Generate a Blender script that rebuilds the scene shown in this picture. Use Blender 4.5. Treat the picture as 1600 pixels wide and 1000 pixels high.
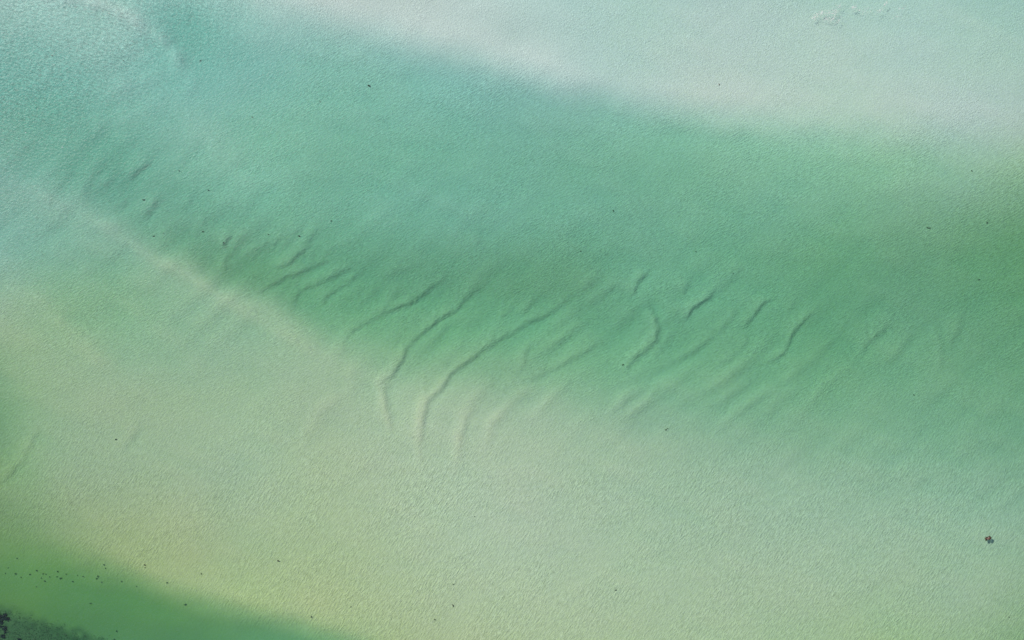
import bpy, math, random
import numpy as np

# ------------------------------------------------------------------ camera, sky, sun, exposure
H = 120.0                      # drone height over the water, metres
W_FRAME = 133.0                # width of lagoon in the frame at the water surface
PX = W_FRAME / 1600.0          # metres per photo pixel at the water surface
sc = bpy.context.scene
for o in list(bpy.data.objects): bpy.data.objects.remove(o)
COL = sc.collection

cam_d = bpy.data.cameras.new('camera')
cam_d.sensor_width = 36.0
cam_d.lens = 36.0 * H / W_FRAME
cam_d.clip_start = 0.5
cam_d.clip_end = 12000
cam = bpy.data.objects.new('camera', cam_d)
cam.location = (0, 0, H)
COL.objects.link(cam)
sc.camera = cam

SUN_EL, SUN_AZ = 40.0, -52.0   # azimuth from +Y (top of the picture) towards +X
world = bpy.data.worlds.new('World')
sc.world = world
world.use_nodes = True
wn = world.node_tree
bg = wn.nodes['Background']
sky = wn.nodes.new('ShaderNodeTexSky')
sky.sky_type = 'NISHITA'
sky.sun_disc = False
sky.sun_elevation = math.radians(SUN_EL)
sky.sun_rotation = math.radians(SUN_AZ)
sky.air_density = 1.0; sky.dust_density = 1.5; sky.ozone_density = 1.0
bg.inputs['Strength'].default_value = 0.12
wn.links.new(sky.outputs[0], bg.inputs['Color'])

sun_d = bpy.data.lights.new('sun', 'SUN')
sun_d.energy = 3.6
sun_d.angle = math.radians(0.5)
sun_d.color = (1.0, 0.95, 0.86)
sun = bpy.data.objects.new('sun', sun_d)
sun.rotation_euler = (math.radians(90 - SUN_EL), 0, math.radians(180 - SUN_AZ))
sun.location = (-30, 40, 60)
COL.objects.link(sun)

sc.view_settings.view_transform = 'Standard'
sc.view_settings.look = 'None'
sc.view_settings.gamma = 1.0
sc.view_settings.use_curve_mapping = False
sc.view_settings.exposure = 0.2
sc.render.engine = 'CYCLES'
sc.cycles.transparent_max_bounces = 24
sc.cycles.volume_bounces = 0

# ------------------------------------------------------------------ soundings of the lagoon
# each row: photo x, photo y, depth (m), film of green algae on the sand 0..1, paleness of the sand
SOUNDINGS = {
 'bar': [(400,-50,0.600,0.000,1.135),(500,-50,0.400,0.000,1.143),(600,-50,0.500,0.000,0.986),(700,-50,0.500,0.000,1.076),(800,-50,0.650,0.000,1.237),(900,-50,0.700,0.000,1.156),(1000,-50,0.700,0.025,1.149),(1100,-50,0.700,0.000,1.068),(1200,-50,0.700,0.050,1.107),(1300,-50,0.900,0.100,1.188),(1400,-50,0.850,0.050,1.165),(1500,-50,0.850,0.025,1.072),(1600,-50,0.850,0.050,1.049),(400,0,0.600,0.000,1.128),(500,0,0.400,0.000,1.120),(600,0,0.500,0.000,0.974),(700,0,0.500,0.000,1.066),(800,0,0.600,0.000,1.202),(900,0,0.700,0.000,1.150),(1000,0,0.700,0.075,1.163),(1100,0,0.650,0.000,1.057),(1200,0,0.650,0.050,1.090),(1300,0,0.800,0.100,1.147),(1400,0,0.800,0.075,1.160),(1500,0,0.800,0.075,1.087),(1600,0,0.850,0.075,1.080),(500,60,0.500,0.000,1.063),(600,60,0.450,0.000,1.210),(700,60,0.450,0.000,1.126),(800,60,0.600,0.000,0.992),(900,60,0.650,0.000,1.109),(1000,60,0.700,0.075,1.121),(1100,60,0.600,0.075,1.121),(1200,60,0.650,0.050,1.129),(1300,60,0.600,0.100,1.104),(1400,60,0.700,0.050,1.107),(1500,60,0.700,0.100,1.123),(1600,60,0.750,0.125,1.098),(700,120,0.550,0.000,1.136),(800,120,0.400,0.000,1.300),(900,120,0.600,0.000,1.146),(1000,120,0.650,0.050,1.117),(1100,120,0.550,0.075,1.056),(1200,120,0.600,0.075,1.075),(1300,120,0.650,0.125,1.136),(1400,120,0.600,0.075,1.091),(1500,120,0.700,0.125,1.091),(1600,120,0.650,0.125,1.071),(1000,180,0.600,0.025,1.097),(1100,180,0.450,0.125,1.150),(1200,180,0.550,0.150,1.135),(1300,180,0.600,0.175,1.112),(1400,180,0.500,0.125,1.055),(1500,180,0.500,0.000,1.045),(1600,180,0.550,0.050,0.956)],
 'channel': [(250,0,1.400,0.000,1.263),(270,30,1.900,0.000,1.044),(290,60,2.000,0.000,0.976),(310,90,1.900,0.000,1.047),(210,0,1.400,0.000,1.063),(225,40,1.450,0.000,1.084),(180,20,1.350,0.000,0.988),(240,80,1.600,0.000,1.194),(340,30,1.500,0.000,1.070),(370,60,1.550,0.000,1.076),(0,-50,1.050,0.000,0.975),(100,-50,1.100,0.000,1.151),(200,-50,1.450,0.000,0.986),(300,-50,1.600,0.000,1.137),(0,0,1.000,0.000,0.961),(100,0,1.000,0.000,1.126),(200,0,1.450,0.000,0.986),(0,60,1.450,0.000,0.990),(100,60,1.200,0.000,1.013),(200,60,1.050,0.000,1.082),(0,120,1.750,0.000,0.983),(100,120,1.650,0.000,1.030),(200,120,1.550,0.000,0.990),(300,120,1.700,0.000,1.089),(400,120,1.500,0.000,1.026),(500,120,1.500,0.125,1.103),(600,120,1.400,0.125,1.116),(700,120,1.400,0.000,1.112),(0,200,1.650,0.150,0.927),(100,200,1.850,0.150,0.928),(200,200,1.650,0.150,1.023),(300,200,1.450,0.125,0.983),(400,200,1.550,0.250,1.122),(500,200,1.550,0.225,1.089),(600,200,1.550,0.200,1.073),(700,200,1.600,0.200,1.095),(800,200,1.500,0.150,1.012),(900,200,1.350,0.175,1.035),(1000,200,1.300,0.225,1.136),(1100,200,1.300,0.275,1.217),(1200,200,1.150,0.275,1.300),(1300,200,1.050,0.300,1.300),(1400,200,0.900,0.300,1.187),(1500,200,0.900,0.225,1.133),(1600,200,0.800,0.400,1.123),(0,250,1.450,0.150,0.921),(100,250,1.800,0.175,0.963),(200,250,1.850,0.225,0.942),(300,250,1.400,0.225,1.042),(400,250,1.450,0.250,1.057),(500,250,1.500,0.300,1.042),(600,250,1.700,0.300,1.068),(700,250,1.600,0.275,1.047),(800,250,1.450,0.250,1.022),(900,250,1.500,0.325,1.045),(1000,250,1.500,0.350,1.093),(1100,250,1.350,0.350,1.008),(1200,250,1.300,0.400,1.101),(1300,250,1.250,0.400,1.115),(1400,250,1.150,0.450,1.162),(1500,250,1.000,0.375,1.078),(1600,250,0.800,0.550,1.090),(0,300,1.350,0.000,0.870),(100,300,1.600,0.225,0.902),(200,300,1.800,0.200,0.821),(300,300,1.650,0.275,0.979),(400,300,1.550,0.275,1.189),(500,300,1.550,0.275,1.001),(600,300,1.650,0.225,1.017),(700,300,1.550,0.225,1.017),(800,300,1.600,0.275,1.038),(900,300,1.550,0.275,0.984),(1000,300,1.550,0.325,0.954),(1100,300,1.400,0.375,1.032),(1200,300,1.450,0.350,1.072),(1300,300,1.350,0.400,1.041),(1400,300,1.150,0.400,0.974),(1500,300,1.050,0.350,0.925),(1600,300,1.050,0.450,0.883),(0,350,1.300,0.000,0.887),(100,350,1.400,0.050,0.879),(200,350,1.400,0.350,0.949),(300,350,1.800,0.325,0.874),(400,350,1.600,0.350,0.889),(500,350,1.600,0.375,1.040),(600,350,1.500,0.300,1.054),(700,350,1.650,0.250,0.989),(800,350,1.550,0.250,0.980),(900,350,1.500,0.325,1.029),(1000,350,1.450,0.325,0.993),(1100,350,1.600,0.400,1.043),(1200,350,1.450,0.375,0.961),(1300,350,1.400,0.500,0.998),(1400,350,1.200,0.475,0.885),(1500,350,1.200,0.550,0.880),(1600,350,1.200,0.650,0.869),(300,400,1.500,0.525,0.809),(400,400,1.650,0.525,0.901),(500,400,1.800,0.450,0.851),(600,400,1.700,0.450,0.854),(700,400,1.600,0.450,0.896),(800,400,1.650,0.450,0.896),(900,400,1.650,0.475,0.888),(1000,400,1.650,0.400,0.915),(1100,400,1.600,0.450,0.952),(1200,400,1.450,0.500,0.914),(1300,400,1.600,0.575,0.935),(1400,400,1.400,0.550,0.856),(1500,400,1.400,0.600,0.854),(1600,400,1.500,0.675,0.791),(400,450,1.700,0.625,0.722),(500,450,1.750,0.600,0.937),(600,450,1.850,0.525,0.845),(700,450,1.800,0.500,0.775),(800,450,1.700,0.550,0.769),(900,450,1.600,0.525,0.809),(1000,450,1.750,0.450,1.041),(1100,450,1.750,0.450,0.992),(1200,450,1.750,0.500,0.966),(1300,450,1.550,0.550,0.877),(1400,450,1.500,0.500,0.812),(1500,450,1.550,0.575,0.845),(1600,450,1.500,0.650,0.835),(400,500,1.550,0.525,0.839),(500,500,1.450,0.550,0.902),(600,500,1.550,0.600,0.944),(700,500,1.750,0.575,1.013),(800,500,1.800,0.525,1.022),(900,500,1.750,0.500,0.946),(1000,500,1.650,0.500,0.859),(1100,500,1.600,0.500,0.923),(1200,500,1.650,0.550,0.923),(1300,500,1.650,0.550,0.870),(1400,500,1.600,0.525,0.866),(1500,500,1.500,0.525,0.824),(1600,500,1.500,0.600,0.841),(500,560,1.350,0.550,0.933),(600,560,1.300,0.575,0.886),(700,560,1.450,0.600,0.850),(800,560,1.400,0.575,0.872),(900,560,1.450,0.600,0.959),(1000,560,1.650,0.550,1.038),(1100,560,1.550,0.550,0.910),(1200,560,1.600,0.550,0.943),(1300,560,1.500,0.575,0.877),(1400,560,1.350,0.550,0.917),(1500,560,1.450,0.550,0.863),(1600,560,1.500,0.575,0.838),(900,640,1.400,0.550,0.979),(1000,640,1.450,0.550,1.002),(1100,640,1.500,0.550,1.004),(1200,640,1.450,0.600,1.068),(1300,640,1.250,0.625,0.994),(1400,640,1.450,0.525,0.921),(1500,640,1.250,0.550,0.927),(1600,640,1.450,0.550,0.928)],
 'plain': [(0,300,1.250,0.150,0.822),(100,300,1.150,0.200,0.896),(0,350,1.400,0.150,0.938),(100,350,1.150,0.250,0.962),(200,350,1.000,0.275,0.886),(0,400,1.200,0.150,0.903),(100,400,1.350,0.275,0.914),(200,400,1.300,0.325,0.925),(300,400,0.750,0.425,0.869),(0,450,1.000,0.375,0.839),(100,450,1.150,0.525,0.887),(200,450,1.100,0.550,0.873),(300,450,1.000,0.450,0.921),(400,450,0.750,0.450,0.881),(0,500,0.650,0.475,0.837),(100,500,1.000,0.575,0.896),(200,500,1.200,0.550,0.944),(300,500,0.900,0.475,0.907),(400,500,0.950,0.500,0.958),(500,500,0.800,0.500,0.919),(0,560,0.850,0.600,0.784),(100,560,0.700,0.525,0.838),(200,560,0.900,0.475,0.881),(300,560,0.900,0.450,0.869),(400,560,0.800,0.425,0.862),(500,560,0.700,0.475,0.930),(600,560,0.850,0.475,0.902),(700,560,0.800,0.450,0.910),(800,560,0.900,0.450,0.904),(900,560,1.100,0.450,0.926),(1000,560,1.200,0.450,0.902),(1100,560,1.200,0.475,0.914),(1200,560,1.250,0.450,0.852),(0,620,1.050,0.650,0.753),(100,620,0.700,0.550,0.821),(200,620,0.600,0.525,0.826),(300,620,0.650,0.525,0.869),(400,620,0.650,0.525,0.921),(500,620,0.650,0.450,0.862),(600,620,0.750,0.475,0.956),(700,620,0.600,0.425,0.927),(800,620,0.750,0.425,0.912),(900,620,0.800,0.400,0.917),(1000,620,1.100,0.400,0.829),(1100,620,1.000,0.425,0.916),(1200,620,1.350,0.425,0.781),(1300,620,1.150,0.400,0.863),(1400,620,1.200,0.400,0.868),(1500,620,1.250,0.400,0.838),(1600,620,1.300,0.400,0.803),(0,660,1.100,0.675,0.700),(0,700,0.950,0.650,0.668),(100,700,0.800,0.525,0.812),(200,700,0.700,0.525,0.862),(300,700,0.650,0.475,0.865),(400,700,0.700,0.475,0.931),(500,700,0.550,0.500,0.890),(600,700,0.500,0.450,0.936),(700,700,0.550,0.425,0.948),(800,700,0.550,0.400,0.944),(900,700,0.650,0.425,0.952),(1000,700,0.650,0.400,0.920),(1100,700,0.850,0.400,0.913),(1200,700,0.800,0.400,0.895),(1300,700,0.950,0.425,0.877),(1400,700,1.000,0.375,0.907),(1500,700,1.050,0.400,0.856),(1600,700,1.050,0.400,0.736),(0,760,0.750,0.750,0.700),(100,760,0.600,0.575,0.744),(200,760,0.600,0.550,0.794),(300,760,0.550,0.525,0.837),(400,760,0.600,0.475,0.868),(500,760,0.500,0.550,0.933),(600,760,0.550,0.475,0.929),(700,760,0.550,0.425,0.997),(800,760,0.500,0.375,0.945),(900,760,0.600,0.425,0.967),(1000,760,0.700,0.400,0.970),(1100,760,0.700,0.425,0.960),(1200,760,0.850,0.375,0.956),(1300,760,0.850,0.375,0.937),(1400,760,0.850,0.400,0.924),(1500,760,0.950,0.350,0.909),(1600,760,1.000,0.375,0.896),(0,820,1.000,0.750,0.553),(100,820,0.650,0.725,0.722),(200,820,0.500,0.675,0.775),(300,820,0.450,0.625,0.838),(400,820,0.550,0.575,0.912),(500,820,0.500,0.575,0.913),(600,820,0.500,0.525,0.944),(700,820,0.500,0.450,0.983),(800,820,0.550,0.375,0.951),(900,820,0.600,0.375,0.948),(1000,820,0.650,0.425,0.966),(1100,820,0.650,0.400,0.941),(1200,820,0.700,0.400,0.946),(1300,820,0.750,0.400,0.949),(1400,820,0.750,0.375,0.947),(1500,820,0.800,0.400,0.956),(1600,820,0.850,0.375,0.884),(100,880,0.700,0.750,0.671),(200,880,0.550,0.800,0.797),(300,880,0.450,0.700,0.800),(400,880,0.550,0.650,0.860),(500,880,0.500,0.650,0.897),(600,880,0.500,0.575,0.931),(700,880,0.500,0.475,0.943),(800,880,0.500,0.450,0.982),(900,880,0.550,0.450,0.967),(1000,880,0.600,0.450,0.972),(1100,880,0.600,0.425,0.935),(1200,880,0.600,0.425,0.953),(1300,880,0.700,0.425,0.961),(1400,880,0.650,0.450,0.922),(1500,880,0.700,0.450,0.945),(1600,880,0.750,0.475,0.892),(200,940,0.550,0.750,0.748),(300,940,0.650,0.775,0.973),(400,940,0.500,0.775,0.974),(500,940,0.350,0.675,0.879),(600,940,0.450,0.625,0.928),(700,940,0.450,0.550,0.952),(800,940,0.500,0.500,0.958),(900,940,0.500,0.475,0.954),(1000,940,0.550,0.475,0.953),(1100,940,0.550,0.475,0.944),(1200,940,0.550,0.475,0.934),(1300,940,0.600,0.500,0.950),(1400,940,0.700,0.500,0.943),(1500,940,0.600,0.425,0.890),(1600,940,0.700,0.550,0.874),(300,1000,0.550,0.725,0.801),(400,1000,0.550,0.775,0.895),(500,1000,0.650,0.775,1.021),(600,1000,0.500,0.700,0.899),(700,1000,0.450,0.600,0.886),(800,1000,0.450,0.575,0.940),(900,1000,0.500,0.550,0.959),(1000,1000,0.500,0.550,0.950),(1100,1000,0.550,0.525,0.965),(1200,1000,0.650,0.550,0.980),(1300,1000,0.600,0.575,0.933),(1400,1000,0.700,0.650,0.970),(1500,1000,0.700,0.600,0.917),(1600,1000,0.850,0.675,0.852),(300,1060,0.550,0.725,0.796),(400,1060,0.600,0.775,0.911),(500,1060,0.650,0.775,1.021),(600,1060,0.500,0.725,0.902),(700,1060,0.450,0.625,0.889),(800,1060,0.450,0.625,0.949),(900,1060,0.500,0.600,0.968),(1000,1060,0.500,0.600,0.962),(1100,1060,0.550,0.550,0.967),(1200,1060,0.600,0.575,0.960),(1300,1060,0.600,0.625,0.937),(1400,1060,0.650,0.675,0.928),(1500,1060,0.700,0.625,0.881),(1600,1060,0.850,0.700,0.825),(50,620,0.800,0.600,0.815),(50,660,0.850,0.600,0.814),(55,580,0.700,0.600,0.866),(25,720,1.000,0.725,0.799)],
 'south': [(0,860,1.000,0.950,0.710),(100,880,1.200,1.000,0.733),(0,900,1.550,0.900,0.615),(100,920,1.400,0.900,0.652),(200,930,1.650,0.900,0.717),(300,960,1.450,0.900,0.736),(0,940,1.300,1.000,0.531),(50,950,1.350,0.975,0.622),(100,960,1.600,0.925,0.595),(200,970,1.550,0.900,0.575),(300,985,1.600,0.850,0.656),(400,1000,1.600,0.750,0.784),(500,1030,1.850,0.700,0.919),(0,990,1.350,0.975,0.507),(100,1000,1.550,0.900,0.564),(200,1000,1.650,0.800,0.657),(300,1020,1.650,0.750,0.654),(400,1040,1.650,0.725,0.772),(0,1060,1.400,0.925,0.486),(600,1080,1.700,0.725,0.877)],
}


# shore lines between the zones: (x, y, softness), all in photo pixels
EDGE_BAR = [(-80,-90,60),(150,-50,60),(300,-15,55),(400,28,50),(500,48,45),(600,68,38),(700,92,32),(800,120,28),(860,137,26),(950,157,26),
            (1050,178,26),(1200,196,30),(1400,206,38),(1600,222,50),(1700,230,55)]
EDGE_PLAIN = [(-80,260,35),(0,285,32),(60,300,28),(130,312,22),(180,345,20),(240,388,18),(300,408,18),(350,436,18),(430,470,20),
              (500,515,24),(560,548,30),(640,572,40),(720,580,50),(850,590,60),(1000,605,70),(1200,625,85),(1400,660,95),(1600,700,105),(1700,710,110)]
EDGE_SOUTH = [(-80,820,36),(0,832,36),(100,862,30),(200,900,26),(270,930,24),(340,950,24),(430,975,24),(520,1000,24),(640,1030,24),(900,1090,24),(1700,1300,30)]

def smooth(t):
    t = np.clip(t, 0, 1); return t*t*(3-2*t)

def below(edge, X, Y):
    e = np.array(edge, float)
    yc = np.interp(X, e[:,0], e[:,1]); w = np.interp(X, e[:,0], e[:,2])*1.45
    return smooth((Y - yc)/(2*w) + 0.5)

def tps(pts, vals, X, Y):
    P = np.asarray(pts, float)/100.0; n = len(P)
    def U(r2): return np.where(r2 > 1e-12, r2*np.log(r2+1e-12), 0.0)
    D = ((P[:,None]-P[None])**2).sum(-1)
    A = np.zeros((n+3, n+3)); A[:n,:n] = U(D) + np.eye(n)*0.35
    A[:n,n] = 1; A[:n,n+1:] = P; A[n,:n] = 1; A[n+1:,:n] = P.T
    B = np.zeros((n+3, vals.shape[1])); B[:n] = vals
    w = np.linalg.solve(A, B)
    q = np.stack([X.ravel(), Y.ravel()], -1)/100.0
    out = np.zeros((len(q), vals.shape[1]))
    for i in range(0, len(q), 20000):
        s = q[i:i+20000]
        d = ((s[:,None]-P[None])**2).sum(-1)
        out[i:i+20000] = U(d) @ w[:n] + w[n] + s @ w[n+1:]
    return out.reshape(X.shape + (vals.shape[1],))

def blend_layers(layers, X, Y):
    Xc = np.clip(X, -70, 1670); Yc = np.clip(Y, -70, 1070)
    res = {}
    for k, rows in layers.items():
        r = np.array(rows, float)
        res[k] = tps(r[:,:2], r[:,2:], Xc, Yc)
    out = res['channel']
    m = below(EDGE_PLAIN, Xc, Yc)[...,None]; out = out*(1-m) + res['plain']*m
    m = below(EDGE_BAR, Xc, Yc)[...,None]; out = res['bar']*(1-m) + out*m
    m = below(EDGE_SOUTH, Xc, Yc)[...,None]; out = out*(1-m) + res['south']*m
    return out

rng = np.random.default_rng(11)
def value_noise(X, Y, cell, seed):
    r = np.random.default_rng(seed); T = r.random((256, 256))
    x = X/cell + 97.3; y = Y/cell + 41.7
    xi = np.floor(x).astype(int); yi = np.floor(y).astype(int)
    fx = smooth(x-xi); fy = smooth(y-yi)
    g = lambda a, b: T[a & 255, b & 255]
    return ((g(xi,yi)*(1-fx)+g(xi+1,yi)*fx)*(1-fy) + (g(xi,yi+1)*(1-fx)+g(xi+1,yi+1)*fx)*fy) - 0.5

# crests of the underwater dunes: steep lee faces look down-right, away from the sun
CRESTS = [
 (.45,[(158,250),(150,262),(138,278),(124,302)],7), (.8,[(232,252),(220,261),(210,269),(198,279)],4), (.6,[(246,308),(236,320),(224,338)],7),
 (.8,[(361,364),(352,374),(348,386)],4), (.5,[(362,392),(350,402),(346,425)],7),(.3,[(318,335),(312,352),(300,366)],7),
 (.75,[(482,380),(470,392),(458,402),(446,411),(432,416)],4), (.7,[(514,403),(497,410),(475,420),(460,426),(445,432),(425,443),(403,456)],4),
 (.95,[(545,417),(530,424),(520,429),(500,436),(482,445),(464,454),(458,466),(457,484)],5), (.75,[(564,424),(552,431),(540,442),(525,450),(510,460),(500,474)],5),
 (.35,[(592,440),(582,452),(572,464),(556,476)],7),
 (.98,[(690,436),(678,443),(668,449),(655,462),(640,471),(620,477),(600,487),(580,497),(560,507),(545,519),(537,532),(533,550)],5),
 (1.0,[(758,444),(748,449),(737,455),(725,465),(715,478),(700,487),(684,497),(670,510),(650,524),(634,543),(628,560),(614,580),(598,597)],5),
 (.6,[(806,466),(800,474),(792,486),(780,495)],5),
 (.8,[(890,464),(878,472),(865,480),(845,492),(825,500),(806,512),(787,522),(760,538),(735,557),(715,572),(702,582),(687,604),(668,622),(660,645),(656,685)],6),
 (.5,[(962,440),(948,451),(935,461),(918,476)],6), (1.0,[(1010,426),(1003,431),(997,438),(991,448),(987,460)],4),
 (.5,[(1076,440),(1070,446),(1064,458)],5), (.85,[(1117,450),(1108,462),(1098,470),(1082,480),(1075,489),(1066,498)],4),
 (.9,[(1002,468),(1012,484),(1020,500),(1024,515),(1020,530),(1008,541),(990,556),(972,576)],7),
 (.85,[(1208,466),(1199,469),(1191,473),(1178,488),(1170,498),(1158,508)],4), (.35,[(1166,518),(1162,534),(1154,545),(1136,559),(1124,568)],6),
 (.85,[(1274,483),(1264,491),(1257,497),(1244,510),(1235,521),(1229,538),(1223,551),(1212,558),(1196,566)],4),
 (.55,[(1110,522),(1099,531),(1083,545),(1059,558),(1035,572),(1005,590)],7),
 (.55,[(940,533),(930,537),(910,547),(892,557),(875,567),(850,580),(825,592)],6), (.6,[(1388,503),(1377,514),(1365,523),(1350,537),(1341,552)],6),
 (.35,[(1456,508),(1464,530),(1468,550),(1464,574)],6), (.35,[(828,532),(820,550),(814,572)],5),
 (.35,[(64,664),(50,690),(36,718),(16,738),(-10,757)],6), (.3,[(218,662),(206,684),(190,698)],7),
 (.25,[(765,608),(745,625),(726,652),(716,690),(712,735)],7), (.35,[(612,590),(598,610),(602,640),(610,668)],7),
 (.3,[(1060,600),(1020,622),(975,645),(940,668)],8), (.3,[(1180,590),(1150,606),(1120,628)],8), (.3,[(1250,600),(1215,625),(1190,650)],8),
 (.35,[(930,490),(905,505),(880,524),(850,545)],8), (.3,[(1120,455),(1135,440),(1150,428)],6), (.25,[(600,430),(625,422),(655,408)],7),
 (.3,[(750,380),(740,366),(748,352)],7), (.3,[(1320,500),(1308,520),(1290,540)],8), (.25,[(470,350),(455,366),(440,382)],7),
 (.3,[(300,300),(290,315),(280,328)],7), (.3,[(276,340),(264,354),(252,366)],7), (.35,[(385,360),(372,374),(362,390)],6), (.4,[(412,378),(400,392),(388,408)],6),
 (.4,[(440,362),(424,378),(408,396),(396,414)],7), (.35,[(500,352),(486,366),(470,378)],6), (.3,[(540,372),(520,384),(500,394)],7), (.35,[(622,452),(606,466),(592,480)],7),
 (.35,[(700,500),(684,520),(668,540)],7), (.4,[(836,466),(822,478),(810,492)],6), (.35,[(912,505),(892,520),(868,534)],7), (.3,[(1060,480),(1046,496),(1030,508)],7),
 (.35,[(1050,520),(1036,536),(1016,552)],7), (.35,[(1150,480),(1136,500),(1120,514)],7), (.3,[(1240,470),(1228,484)],6), (.35,[(1300,520),(1284,544),(1262,566)],8), (.3,[(1420,520),(1404,545),(1380,566)],8),
 (.3,[(1500,490),(1490,515),(1480,540)],8), (.3,[(200,300),(188,316),(172,330)],7), (.3,[(110,262),(96,280),(84,296)],7), (.35,[(180,262),(168,280),(156,292)],7),
 (.22,[(420,372),(400,388),(380,402)],6), (.3,[(940,420),(925,436),(900,452)],8),
]

def dune_relief(X, Y):
    """metres of sand above the smooth bed, X and Y in photo pixels"""
    out = np.zeros_like(X)
    wob = value_noise(X, Y, 11, 5)*2.2 + value_noise(X, Y, 4.2, 6)*2.4
    broken = np.clip(.9 + value_noise(X, Y, 26, 8)*.7 + value_noise(X, Y, 8, 9)*.5, .4, 1.3)
    for s, pl, lee in CRESTS:
        p = np.array(pl, float)
        R = 110
        sel = (X > p[:,0].min()-R)&(X < p[:,0].max()+R)&(Y > p[:,1].min()-R)&(Y < p[:,1].max()+R)
        if not sel.any(): continue
        x = X[sel]; y = Y[sel]
        seg = p[1:]-p[:-1]; L = np.hypot(seg[:,0], seg[:,1]); cum = np.concatenate([[0], np.cumsum(L)]); tot = cum[-1]
        # normal pointing to the lee side (down-right)
        nrm = np.stack([-seg[:,1], seg[:,0]], 1)/L[:,None]
        sg = 1.0 if (nrm*L[:,None]).sum(0) @ np.array([0.75, 0.66]) > 0 else -1.0
        nrm = nrm*sg
        best = np.full(x.shape, 1e9); sd = np.zeros_like(x); al = np.zeros_like(x)
        for k in range(len(seg)):
            dx = x-p[k,0]; dy = y-p[k,1]
            t = np.clip((dx*seg[k,0]+dy*seg[k,1])/L[k]**2, 0, 1)
            ex = dx-t*seg[k,0]; ey = dy-t*seg[k,1]
            d = np.hypot(ex, ey)
            m = d < best
            best = np.where(m, d, best)
            sgn = np.where(ex*nrm[k,0]+ey*nrm[k,1] >= 0, 1.0, -1.0)
            sd = np.where(m, sgn*d, sd)
            perp = np.abs(dx*nrm[k,0]+dy*nrm[k,1])
            al = np.where(m, (cum[k]+t*L[k])/tot, al)
        # overshoot beyond the ends fades the dune out
        e0 = p[0]-p[1]; e0 /= np.hypot(*e0); e1 = p[-1]-p[-2]; e1 /= np.hypot(*e1)
        o0 = np.clip((x-p[0,0])*e0[0]+(y-p[0,1])*e0[1], 0, None)*(al < .02)
        o1 = np.clip((x-p[-1,0])*e1[0]+(y-p[-1,1])*e1[1], 0, None)*(al > .98)
        fade = np.exp(-((o0+o1)/14.0)**2)*(0.25+0.75*np.clip(np.minimum(al, 1-al)*5, 0, 1)**.7)
        q = sd + wob[sel]
        stoss = .45*np.exp(np.minimum(q, 0)/34.0)+.55*np.exp(-(np.minimum(q, 0)/9.0)**2)
        prof = np.where(q < 0, stoss, 1-smooth(q/(lee*1.7)))
        prof = prof - 0.35*np.exp(-((q-lee*1.5)/9.0)**2)
        out[sel] += min(s+.04, .95)*0.185*fade*prof*broken[sel]
    return out

# low rounded ridges and streaks of sand: height m, half width px, line
RIDGES = [
 (.12,9,[(-30,262),(0,277),(60,302),(130,335),(180,362),(230,396),(290,428),(350,466),(420,506),(490,552)]),
 (.10,16,[(10,430),(50,455),(90,490),(140,540),(190,590)]), (.08,14,[(60,380),(110,400),(160,440)]), (.08,14,[(200,480),(260,520),(310,570)]),
 (.30,15,[(40,-20),(130,-2),(200,24),(250,58),(282,96),(296,135)]), (.10,16,[(150,150),(205,130),(260,105),(300,80)]),(.10,24,[(280,180),(330,210),(370,260),(385,300)]),
 (.10,18,[(120,205),(180,190),(250,160)]), (.09,18,[(60,240),(110,215),(150,190)]),
 (.055,8,[(672,596),(662,620),(658,650),(655,690),(660,728)]), (.06,10,[(768,590),(735,622),(724,650),(718,690),(712,742)]), (.07,7,[(606,575),(594,596),(600,625),(612,668)]),
 (.09,9,[(840,598),(800,625),(770,660),(755,700)]), (.09,8,[(1010,600),(975,620),(950,645)]), (.09,10,[(1090,568),(1040,598),(990,640),(960,680)]),
 (.08,9,[(1270,560),(1220,595),(1170,628),(1120,665)]), (.07,9,[(1330,570),(1290,600),(1250,640)]), (.06,9,[(940,560),(900,585),(860,620),(830,650)]),
 (.08,10,[(1180,560),(1130,590),(1080,625)]), (.06,8,[(890,520),(850,545),(800,585)]), (.05,9,[(560,560),(545,590),(550,630)]), (.06,10,[(540,610),(500,640),(480,690)]),
]
def ridge_relief(X, Y):
    out = np.zeros_like(X); wob = value_noise(X, Y, 16, 51)*6; lump = 1+value_noise(X, Y, 20, 52)*.9
    for h, w, pl in RIDGES:
        p = np.array(pl, float); sel = (X > p[:,0].min()-70)&(X < p[:,0].max()+70)&(Y > p[:,1].min()-70)&(Y < p[:,1].max()+70)
        x = X[sel]; y = Y[sel]; best = np.full(x.shape, 1e9); al = np.zeros_like(x)
        seg = p[1:]-p[:-1]; L = np.hypot(seg[:,0], seg[:,1]); cum = np.concatenate([[0], np.cumsum(L)])
        for k in range(len(seg)):
            dx = x-p[k,0]; dy = y-p[k,1]; t = np.clip((dx*seg[k,0]+dy*seg[k,1])/L[k]**2, 0, 1)
            d = np.hypot(dx-t*seg[k,0], dy-t*seg[k,1]); m = d < best
            best = np.where(m, d, best); al = np.where(m, (cum[k]+t*L[k])/cum[-1], al)
        out[sel] += h*np.exp(-((best+wob[sel])/w)**2)*(.3+.7*np.clip(np.minimum(al, 1-al)*4, 0, 1))*lump[sel]
    return out

def build_axis(inner, step, far, n_out):
    a = np.arange(-inner, inner+step*.5, step)
    g = inner + (far-inner)*(np.linspace(0, 1, n_out+1)[1:])**3
    return np.concatenate([-g[::-1], a, g])

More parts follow.
